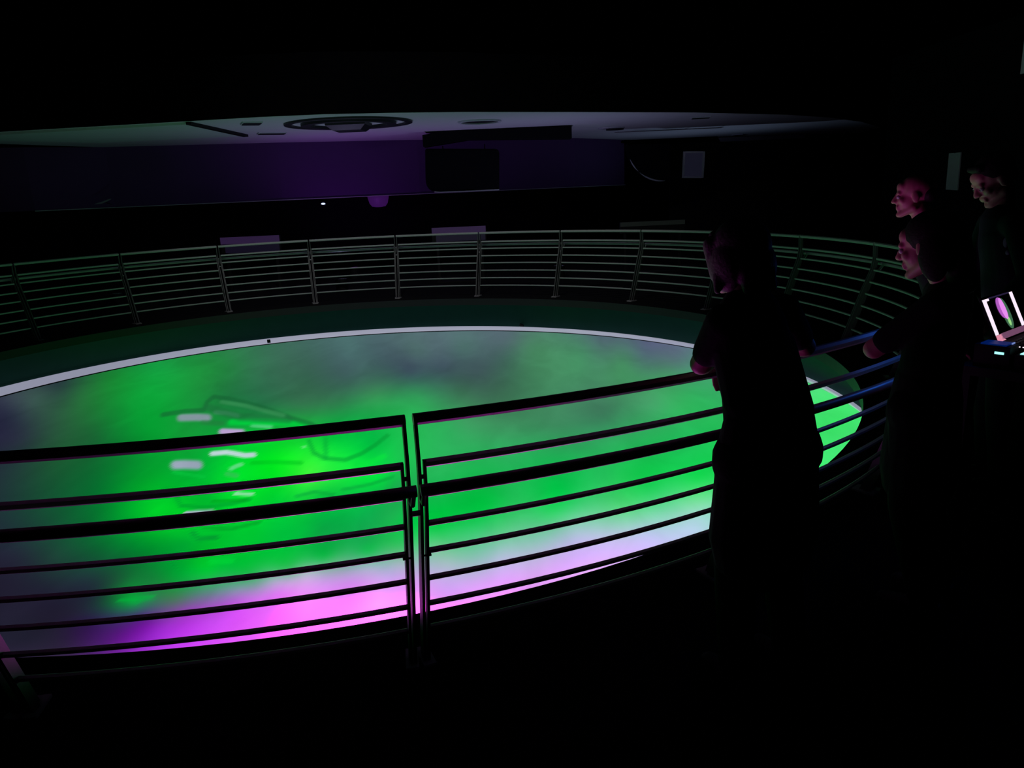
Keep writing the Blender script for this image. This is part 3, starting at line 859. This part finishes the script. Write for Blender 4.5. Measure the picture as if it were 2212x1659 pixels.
bm = bmesh.new(); lid_quad(bm, [(-0.02, 0), (1.02, 0), (1.02, 1.04), (-0.02, 1.04)], -0.008, 0.0); lid = obj('lid', bm, BLACKMETAL, t)
E_WHITE = emit('screen_white', (1.0, 0.86, 1.0, 1), 1.0)
E_PINKBAR = emit('screen_dusky_pink', srgb(112, 72, 100), 1.0)
E_PINKCORNER = emit('screen_pale_pink', srgb(222, 140, 165), 1.0)
E_PINK = emit('screen_pink', srgb(232, 140, 240), 1.0)
E_VIOLET = emit('screen_violet', srgb(175, 90, 190), 1.0)
E_GREEN = emit('screen_green', srgb(62, 105, 78), 1.0)
E_LIME = emit('screen_lime', srgb(150, 215, 130), 1.0)
E_DIM = emit('screen_dim_violet', srgb(38, 30, 58), 1.0)
bm = bmesh.new(); lid_quad(bm, [(0.0, 0.02), (1.0, 0.02), (1.0, 1.0), (0.0, 1.0)], 0.0, 0.0006)
disp = obj('display', bm, mat('screen_black', (0.004, 0.004, 0.005), 0.3), t)
for nm, pts_, m_ in (('screen_bar', [(0.0, 0.16), (0.105, 0.16), (0.115, 0.985), (0.0, 0.985)], E_WHITE),
                     ('screen_bar', [(0.885, 0.16), (0.99, 0.16), (0.99, 0.985), (0.885, 0.985)], E_WHITE),
                     ('screen_hook', [(0.1, 0.93), (0.20, 0.93), (0.21, 0.985), (0.1, 0.985)], E_WHITE),
                     ('screen_top_line', [(0.2, 0.965), (0.88, 0.965), (0.88, 1.0), (0.2, 1.0)], E_DIM),
                     ('task_bar', [(0.16, 0.03), (1.0, 0.03), (1.0, 0.165), (0.16, 0.165)], E_PINKBAR),
                     ('task_bar_corner', [(0.0, 0.0), (0.26, 0.0), (0.19, 0.06), (0.19, 0.155), (0.0, 0.155)], E_PINKCORNER)):
    bm = bmesh.new(); lid_quad(bm, pts_, 0.0006, 0.0012); obj(nm, bm, m_, disp)


def ell(cu, cv, ru, rv, ang, n=24, a0=0, a1=360):
    out = []
    for k in range(n):
        a = math.radians(a0 + (a1 - a0) * k / n)
        x, y = ru * math.cos(a), rv * math.sin(a)
        c, s = math.cos(ang), math.sin(ang)
        out.append((cu + (x * c - y * s) / 0.356, cv + (x * s + y * c) / LH))
    return out


for nm, (cu, cv, ru, rv, an), m_, d_ in (('picture_green', (0.565, 0.545, 0.044, 0.076, 0.10), E_GREEN, 0.0012),
                                         ('picture_violet', (0.47, 0.70, 0.042, 0.052, 0.25), E_VIOLET, 0.0016),
                                         ('picture_pink', (0.52, 0.67, 0.026, 0.054, 0.12), E_PINK, 0.0020),
                                         ('picture_lime', (0.56, 0.36, 0.014, 0.022, 0.0), E_LIME, 0.0020)):
    bm = bmesh.new(); lid_quad(bm, ell(cu, cv, ru, rv, an), d_ - 0.0004, d_); obj(nm, bm, m_, disp)

# controller with blue panel and cyan lamps, left of and in front of the laptop
t = thing('light_controller', 'small controller with a blue panel and cyan lights left of the laptop', 'controller', (4.05, -4.47, TZ), rotz)
t.location = (*(LAP + EX * (-0.075) + NN * 0.02).xy, TZ)
bm = bmesh.new(); box(bm, (0, 0, 0.05), (0.10, 0.14, 0.10)); obj('case', bm, BLACKMETAL, t)
bm = bmesh.new(); box(bm, (0, 0.0, 0.103), (0.085, 0.10, 0.006)); obj('blue_panel', bm, emit('blue_panel', srgb(0, 22, 82), 1.0), t)
bm = bmesh.new(); box(bm, (0.03, -0.054, 0.104), (0.03, 0.004, 0.006)); obj('indicator', bm, emit('pale_line', srgb(110, 130, 190), 1.0), t)
CY = emit('cyan_led', (0.35, 1.0, 0.95, 1), 1.4)
bm = bmesh.new(); box(bm, (-0.051, -0.03, 0.070), (0.004, 0.036, 0.010)); obj('lamp_button', bm, CY, t)
t2 = thing('light_controller', 'low black controller with a cyan light beside the front of the laptop', 'controller', (*(LAP + EX * (-0.075) + NN * 0.175).xy, TZ), rotz)
bm = bmesh.new(); box(bm, (0, 0, 0.035), (0.10, 0.13, 0.07)); obj('case', bm, BLACKMETAL, t2)
bm = bmesh.new(); box(bm, (0.0, 0.045, 0.071), (0.05, 0.018, 0.004)); obj('lamp_button', bm, CY, t2)
for dy in (-0.085, -0.10, -0.112):
    bm = bmesh.new(); box(bm, (-0.001, dy, 0.010), (0.003, 0.006, 0.005)); obj('port_light', bm, E_WHITE, base)
lamp('controller_glow', 'AREA', (3.90, -4.40, 1.22), 0.4, (0.03, 0.18, 1.0), 0.10, (3.35, -4.58, 1.05))

# ---------------------------------------------------------------- people
SKIN = mat('skin', (0.44, 0.20, 0.18), 0.55, 0, 0.08, 40)
BLACKCLOTH = mat('black_cloth', (0.010, 0.010, 0.012), 0.9, 0, 0.2, 80, 0.2, 0.1)
NAVYCLOTH = mat('dark_navy_cloth', (0.014, 0.014, 0.022), 0.9, 0, 0.2, 80, 0.2, 0.1)
HAIRDARK = mat('dark_hair', (0.012, 0.009, 0.008), 0.7, 0, 0.3, 90, 0.3, 0.2)
HAIRGREY = mat('ash_blond_hair', (0.13, 0.125, 0.11), 0.6, 0, 0.3, 90, 0.4, 0.3)
SHOE = mat('black_shoe_leather', (0.008, 0.008, 0.008), 0.45, 0, 0.2, 50)
EYE = mat('eye_white', (0.5, 0.5, 0.5), 0.3)
IRIS = mat('dark_iris', (0.02, 0.015, 0.01), 0.2)


def capsule(bm, a, b, ra, rb, n=14, squash=None):
    a, b = Vector(a), Vector(b)
    d = (b - a)
    L = d.length
    d = d.normalized() if L > 1e-6 else Vector((0, 0, 1))
    u = d.orthogonal().normalized()
    if squash is not None:
        u = Vector(squash[0]) - d * d.dot(Vector(squash[0]))
        u.normalize()
    v = d.cross(u)
    k2 = squash[1] if squash is not None else 1.0
    rings = []
    for ph in (-80, -55, -28, 0):
        p = math.radians(ph)
        rings.append((a + d * ra * math.sin(p), ra * math.cos(p)))
    for ph in (0, 28, 55, 80):
        p = math.radians(ph)
        rings.append((b + d * rb * math.sin(p), rb * math.cos(p)))
    loft(bm, [[c + (u * math.cos(2 * math.pi * k / n) + v * math.sin(2 * math.pi * k / n) * k2) * r for k in range(n)] for c, r in rings])


def ellipsoid(bm, c, r, rot=None):
    m = Matrix.Translation(Vector(c))
    if rot is not None:
        m = m @ rot.to_4x4()
    bmesh.ops.create_uvsphere(bm, u_segments=20, v_segments=14, radius=1.0, matrix=m @ Matrix.Diagonal((*r, 1)))


def fuse(name, bm, material, parent, voxel, smooth=4):
    """one continuous surface out of overlapping volumes"""
    me0 = bpy.data.meshes.new('tmp')
    bm.to_mesh(me0)
    bm.free()
    o = bpy.data.objects.new('tmp', me0)
    COL.objects.link(o)
    md = o.modifiers.new('r', 'REMESH')
    md.mode = 'VOXEL'
    md.voxel_size = voxel
    md.use_smooth_shade = True
    sm_ = o.modifiers.new('s', 'SMOOTH')
    sm_.factor = 0.5
    sm_.iterations = smooth
    dg = bpy.context.evaluated_depsgraph_get()
    me1 = bpy.data.meshes.new_from_object(o.evaluated_get(dg))
    bpy.data.objects.remove(o)
    bpy.data.meshes.remove(me0)
    me1.name = name
    me1.materials.clear()
    me1.materials.append(material)
    for p in me1.polygons:
        p.use_smooth = True
    return new_obj(name, me1, parent)


def frame(face, up=(0, 0, 1)):
    y = Vector(face).normalized()
    x = y.cross(Vector(up)).normalized()
    z = x.cross(y)
    return Matrix((x, y, z)).transposed()


def hand(bm, wrist, aim, palm_n, curl=0.5, side=1, s=1.0):
    """palm, four unequal fingers with two bends and a thumb from the side of the palm"""
    w = Vector(wrist)
    y = Vector(aim).normalized()
    n = Vector(palm_n)
    n = (n - y * n.dot(y)).normalized()
    x = y.cross(n).normalized() * side
    capsule(bm, w + y * 0.015 * s, w + y * 0.07 * s, 0.034 * s, 0.038 * s, 12, (x, 0.42))
    for k, ln in enumerate((0.082, 0.092, 0.086, 0.068)):
        base_ = w + y * 0.085 * s + x * (0.030 - 0.020 * k) * s
        dirs = []
        a = 0.0
        for j in range(3):
            a += curl * (0.5 + 0.5 * j)
            dirs.append(y * math.cos(a) + n * math.sin(a))
        p = base_
        for j, fr in enumerate((0.45, 0.32, 0.26)):
            q = p + dirs[j] * ln * fr * s
            capsule(bm, p, q, (0.0095 - 0.001 * j) * s, (0.0088 - 0.001 * j) * s, 8)
            p = q
    tb = w + y * 0.025 * s + x * 0.030 * s
    t1 = tb + (x * 0.75 + y * 0.6 + n * 0.25).normalized() * 0.042 * s
    t2_ = t1 + (x * 0.25 + y * 0.8 + n * 0.5).normalized() * 0.032 * s
    capsule(bm, tb, t1, 0.0125 * s, 0.0105 * s, 8)
    capsule(bm, t1, t2_, 0.0105 * s, 0.009 * s, 8)


def head_volumes(bm, c, F, s=1.0):
    def P(x, y, z):
        return Vector(c) + F @ (Vector((x, y, z)) * s)
    ellipsoid(bm, P(0, -0.014, 0.036), [v * s for v in (0.076, 0.096, 0.084)], F)
    ellipsoid(bm, P(0, 0.026, -0.022), [v * s for v in (0.060, 0.064, 0.082)], F)
    for sd in (-1, 1):
        capsule(bm, P(sd * 0.047, 0.005, -0.066), P(sd * 0.012, 0.070, -0.100), 0.024 * s, 0.019 * s)
        ellipsoid(bm, P(sd * 0.039, 0.064, -0.022), [0.021 * s] * 3)
        ellipsoid(bm, P(sd * 0.077, -0.004, -0.008), [v * s for v in (0.010, 0.021, 0.033)], F)
        ellipsoid(bm, P(sd * 0.012, 0.100, -0.030), [0.0095 * s] * 3)
    ellipsoid(bm, P(0, 0.078, -0.102), [v * s for v in (0.020, 0.017, 0.015)], F)
    capsule(bm, P(-0.036, 0.080, 0.020), P(0.036, 0.080, 0.020), 0.0125 * s, 0.0125 * s)
    ellipsoid(bm, P(0, 0.060, 0.050), [v * s for v in (0.052, 0.034, 0.036)], F)
    capsule(bm, P(0, 0.090, 0.014), P(0, 0.110, -0.026), 0.0085 * s, 0.0120 * s)
    capsule(bm, P(-0.019, 0.087, -0.056), P(0.019, 0.087, -0.056), 0.0085 * s, 0.0085 * s)
    capsule(bm, P(-0.016, 0.085, -0.068), P(0.016, 0.085, -0.068), 0.0095 * s, 0.0095 * s)
    return P


def person(label, J, face, up, group, top=BLACKCLOTH, legs=BLACKCLOTH, hair=None, hair_mat=HAIRDARK, sleeve=0.55, hands=None, coat=0.0, s=1.0, shirt_marks=None, girth=1.0):
    """J: joint positions in metres. Everything is placed relative to the spot between the feet."""
    o = Vector(((J['ankle_l'][0] + J['ankle_r'][0]) / 2, (J['ankle_l'][1] + J['ankle_r'][1]) / 2, 0))
    J = {k: Vector(v) - o for k, v in J.items()}
    root = thing('person', label, 'person', o, 0, group)
    F = frame(face, up)
    acr = (J['shoulder_r'] - J['shoulder_l']).normalized()
    g = girth
    # body
    bm = bmesh.new()
    P = head_volumes(bm, J['head'], F, s)
    capsule(bm, P(0, -0.022, -0.07), J['neck'], 0.052 * s, 0.060 * s)
    capsule(bm, J['neck'] - Vector((0, 0, 0.05)), J['pelvis'], 0.10, 0.125, 16, (acr, 0.72))
    capsule(bm, J['shoulder_l'], J['shoulder_r'], 0.055, 0.055)
    for sd in 'lr':
        capsule(bm, J['shoulder_' + sd], J['elbow_' + sd], 0.052, 0.041)
        capsule(bm, J['elbow_' + sd], J['wrist_' + sd], 0.042, 0.028)
        capsule(bm, J['hip_' + sd], J['knee_' + sd], 0.085, 0.058)
        capsule(bm, J['knee_' + sd], J['ankle_' + sd], 0.058, 0.040)
        aim, pn, curl = hands[sd]
        hand(bm, J['wrist_' + sd], aim, pn, curl, 1 if sd == 'l' else -1, s)
    body = fuse('body', bm, SKIN, root, 0.0055, 3)
    for sd in (-1, 1):
        bm = bmesh.new()
        ellipsoid(bm, P(sd * 0.031, 0.0825, -0.001), [0.0115 * s] * 3)
        e = obj('eye', bm, EYE, root, True)
        bm = bmesh.new()
        ellipsoid(bm, P(sd * 0.031, 0.0915, -0.001), [v * s for v in (0.0055, 0.004, 0.0055)], F)
        obj('iris', bm, IRIS, e, True)
    # top
    bm = bmesh.new()
    capsule(bm, J['neck'] - Vector((0, 0, 0.075)), J['pelvis'] + Vector((0, 0, 0.02)), 0.122 * g, 0.150 * g, 18, (acr, 0.74))
    capsule(bm, J['shoulder_l'] * 0.5 + J['shoulder_r'] * 0.5 - Vector((0, 0, 0.10)), J['pelvis'] + Vector((0, 0, 0.1)), 0.150 * g, 0.150 * g, 18, (acr, 0.70))
    capsule(bm, J['shoulder_l'], J['shoulder_r'], 0.066, 0.066)
    capsule(bm, J['neck'] - Vector((0, 0, 0.03)), J['neck'] + Vector((0, 0, 0.01)), 0.078, 0.066)
    for sd in 'lr':
        e = J['shoulder_' + sd].lerp(J['elbow_' + sd], min(sleeve * 2, 1.0))
        capsule(bm, J['shoulder_' + sd], e, 0.066, 0.054)
        if sleeve > 0.5:
            w = J['elbow_' + sd].lerp(J['wrist_' + sd], (sleeve - 0.5) * 2)
            capsule(bm, J['elbow_' + sd], w, 0.054, 0.042)
    if coat:
        pz = J['pelvis']
        capsule(bm, pz, Vector((pz.x, pz.y, pz.z - coat)), 0.175 * g, 0.20 * g, 18, (acr, 0.72))
    fuse('jacket' if coat else 'shirt', bm, top, root, 0.008, 3)
    # trousers and shoes
    bm = bmesh.new()
    capsule(bm, J['hip_l'], J['hip_r'], 0.115 * g, 0.115 * g)
    for sd in 'lr':
        capsule(bm, J['hip_' + sd], J['knee_' + sd], 0.105 * g, 0.075)
        capsule(bm, J['knee_' + sd], J['ankle_' + sd] + Vector((0, 0, 0.02)), 0.075, 0.060)
    fuse('trousers', bm, legs, root, 0.009, 3)
    fwd = Vector((F.col[1].x, F.col[1].y, 0)).normalized()
    for sd in 'lr':
        bm = bmesh.new()
        a = J['ankle_' + sd]
        capsule(bm, Vector((a.x, a.y, 0.048)) - fwd * 0.05, Vector((a.x, a.y, 0.036)) + fwd * 0.14, 0.046, 0.036, 12)
        box(bm, Vector((a.x, a.y, 0.012)) + fwd * 0.045, (0.075, 0.26, 0.024), frame(fwd))
        capsule(bm, Vector((a.x, a.y, 0.04)), Vector((a.x, a.y, 0.10)), 0.045, 0.042, 12)
        bmesh.ops.bisect_plane(bm, geom=bm.verts[:] + bm.edges[:] + bm.faces[:], plane_co=(0, 0, 0.0), plane_no=(0, 0, 1), clear_inner=True)
        fuse('shoe', bm, SHOE, root, 0.007, 2)
    if hair:
        bm = bmesh.new()
        for it in hair:
            if it[0] == 'e':
                ellipsoid(bm, P(*it[1]), [v * s for v in it[2]], F)
            else:
                capsule(bm, P(*it[1]), P(*it[2]), it[3] * s, it[4] * s)
        fuse('hair', bm, hair_mat, root, 0.006, 2)
    if shirt_marks:
        for c, r in shirt_marks:
            bm = bmesh.new()
            ellipsoid(bm, Vector(c) - o, r)
            obj('shirt_print', bm, mat('pale_print', (0.10, 0.08, 0.16), 0.8), root, True)
    return root


BOB = [('e', (0, -0.030, 0.040), (0.098, 0.105, 0.100)), ('e', (-0.075, -0.03, -0.03), (0.042, 0.07, 0.085)), ('e', (0.075, -0.03, -0.03), (0.042, 0.07, 0.085)),
       ('e', (0, -0.085, -0.03), (0.085, 0.050, 0.085)), ('c', (-0.095, -0.02, -0.06), (-0.118, -0.03, -0.105), 0.026, 0.012), ('c', (0.095, -0.03, -0.06), (0.118, -0.05, -0.105), 0.026, 0.012),
       ('c', (-0.05, -0.10, -0.06), (-0.06, -0.11, -0.115), 0.03, 0.014), ('c', (0.04, -0.10, -0.06), (0.05, -0.11, -0.115), 0.03, 0.014), ('c', (-0.03, 0.07, 0.085), (0.05, 0.075, 0.08), 0.022, 0.022),
       ('c', (-0.070, 0.030, 0.05), (-0.078, 0.022, -0.055), 0.038, 0.020), ('c', (0.070, 0.030, 0.05), (0.078, 0.022, -0.055), 0.038, 0.020)]
SHORT = [('e', (0, -0.026, 0.050), (0.084, 0.100, 0.086)), ('e', (0, -0.075, 0.0), (0.070, 0.040, 0.060)), ('c', (-0.04, 0.055, 0.100), (0.04, 0.055, 0.100), 0.018, 0.018)]
LONG = [('e', (0, -0.028, 0.046), (0.088, 0.104, 0.092)), ('c', (0, -0.09, 0.02), (0, -0.11, -0.16), 0.065, 0.05), ('e', (-0.07, -0.04, -0.04), (0.028, 0.055, 0.10)), ('e', (0.07, -0.04, -0.04), (0.028, 0.055, 0.10))]

# person leaning on the near rail, seen from behind
person('person in black with bobbed hair leaning on the near rail, seen from behind',
       dict(head=(2.66, -5.12, 1.485), neck=(2.70, -5.18, 1.345), shoulder_l=(2.585, -5.255, 1.285), shoulder_r=(2.84, -5.09, 1.285),
            elbow_l=(2.540, -5.140, 1.118), wrist_l=(2.66, -4.985, 1.125), elbow_r=(2.99, -4.93, 1.118), wrist_r=(2.80, -4.90, 1.118),
            pelvis=(2.715, -5.355, 0.90), hip_l=(2.64, -5.40, 0.84), hip_r=(2.795, -5.30, 0.84), knee_l=(2.61, -5.38, 0.46), knee_r=(2.80, -5.29, 0.46),
            ankle_l=(2.60, -5.46, 0.08), ankle_r=(2.82, -5.36, 0.08)),
       (-0.40, 0.90, -0.16), (0, 0, 1), 'people at the railing', hair=BOB, hair_mat=HAIRGREY, sleeve=0.36,
       hands=dict(l=((0.05, 0.35, -0.9), (0.1, -0.9, -0.2), 0.45), r=((-0.6, 0.25, -0.6), (0, -0.3, -0.8), 0.5)), coat=0.34, girth=1.10)
# neighbour to the right, profile lit pink
person('person in black with long dark hair and pink lit profile, bare elbow on the rail',
       dict(head=(3.505, -4.79, 1.465), neck=(3.60, -4.80, 1.32), shoulder_l=(3.50, -4.93, 1.255), shoulder_r=(3.66, -4.64, 1.255),
            elbow_l=(3.345, -4.755, 1.055), wrist_l=(3.52, -4.62, 1.11), elbow_r=(3.74, -4.60, 1.02), wrist_r=(3.68, -4.58, 0.79),
            pelvis=(3.49, -4.91, 0.90), hip_l=(3.43, -4.97, 0.85), hip_r=(3.55, -4.84, 0.85), knee_l=(3.42, -4.98, 0.46), knee_r=(3.56, -4.84, 0.46),
            ankle_l=(3.47, -5.06, 0.08), ankle_r=(3.60, -4.92, 0.08)),
       (-0.66, 0.70, -0.20), (0, 0, 1), 'people at the railing', hair=LONG, sleeve=0.40,
       hands=dict(l=((0.45, 0.5, 0.0), (0, 0, -1), 0.5), r=((-0.1, 0.0, -1), (-0.5, -0.5, 0), 0.4)), coat=0.30, girth=1.02)
# bald person further along
person('bald person with magenta lit face in profile, behind the long haired one',
       dict(head=(3.885, -3.95, 1.635), neck=(3.94, -3.99, 1.49), shoulder_l=(3.88, -4.17, 1.425), shoulder_r=(4.05, -3.86, 1.425),
            elbow_l=(3.95, -4.24, 1.17), wrist_l=(3.99, -4.25, 0.93), elbow_r=(4.12, -3.83, 1.17), wrist_r=(4.17, -3.83, 0.93),
            pelvis=(4.10, -4.07, 0.95), hip_l=(4.07, -4.15, 0.90), hip_r=(4.14, -4.0, 0.90), knee_l=(4.07, -4.16, 0.5), knee_r=(4.14, -4.0, 0.5),
            ankle_l=(4.12, -4.20, 0.08), ankle_r=(4.19, -4.03, 0.08)),
       (-0.88, 0.42, -0.05), (0, 0, 1), 'people at the railing', hair=[('e', (0, -0.070, 0.005), (0.072, 0.046, 0.05))], sleeve=0.95,
       hands=dict(l=((0.05, 0, -1), (0.4, 0.6, 0), 0.3), r=((0.05, 0, -1), (0.4, -0.6, 0), 0.3)), girth=0.95, s=0.86)
# operator at the far right
person('dimly lit person at the far right in a printed dark shirt, raising one hand',
       dict(head=(4.40, -3.74, 1.690), neck=(4.46, -3.74, 1.53), shoulder_l=(4.43, -3.93, 1.465), shoulder_r=(4.52, -3.57, 1.465),
            elbow_l=(4.46, -4.02, 1.22), wrist_l=(4.36, -3.93, 1.03), elbow_r=(4.50, -3.46, 1.19), wrist_r=(4.36, -3.56, 1.27),
            pelvis=(4.55, -3.74, 0.97), hip_l=(4.53, -3.82, 0.92), hip_r=(4.57, -3.65, 0.92), knee_l=(4.52, -3.83, 0.5), knee_r=(4.57, -3.64, 0.5),
            ankle_l=(4.56, -3.84, 0.08), ankle_r=(4.61, -3.64, 0.08)),
       (-0.80, 0.05, -0.50), (0, 0, 1), 'people at the railing', top=NAVYCLOTH, hair=SHORT, sleeve=0.9,
       hands=dict(l=((-0.4, 0.2, -0.8), (0.2, 0.5, 0.2), 0.4), r=((-0.7, -0.3, 0.55), (-0.5, -0.4, -0.3), 0.5)),
       shirt_marks=[((4.415, -3.86, 1.38), (0.012, 0.03, 0.035)), ((4.41, -3.83, 1.43), (0.010, 0.012, 0.014)), ((4.425, -3.88, 1.33), (0.010, 0.016, 0.014))])
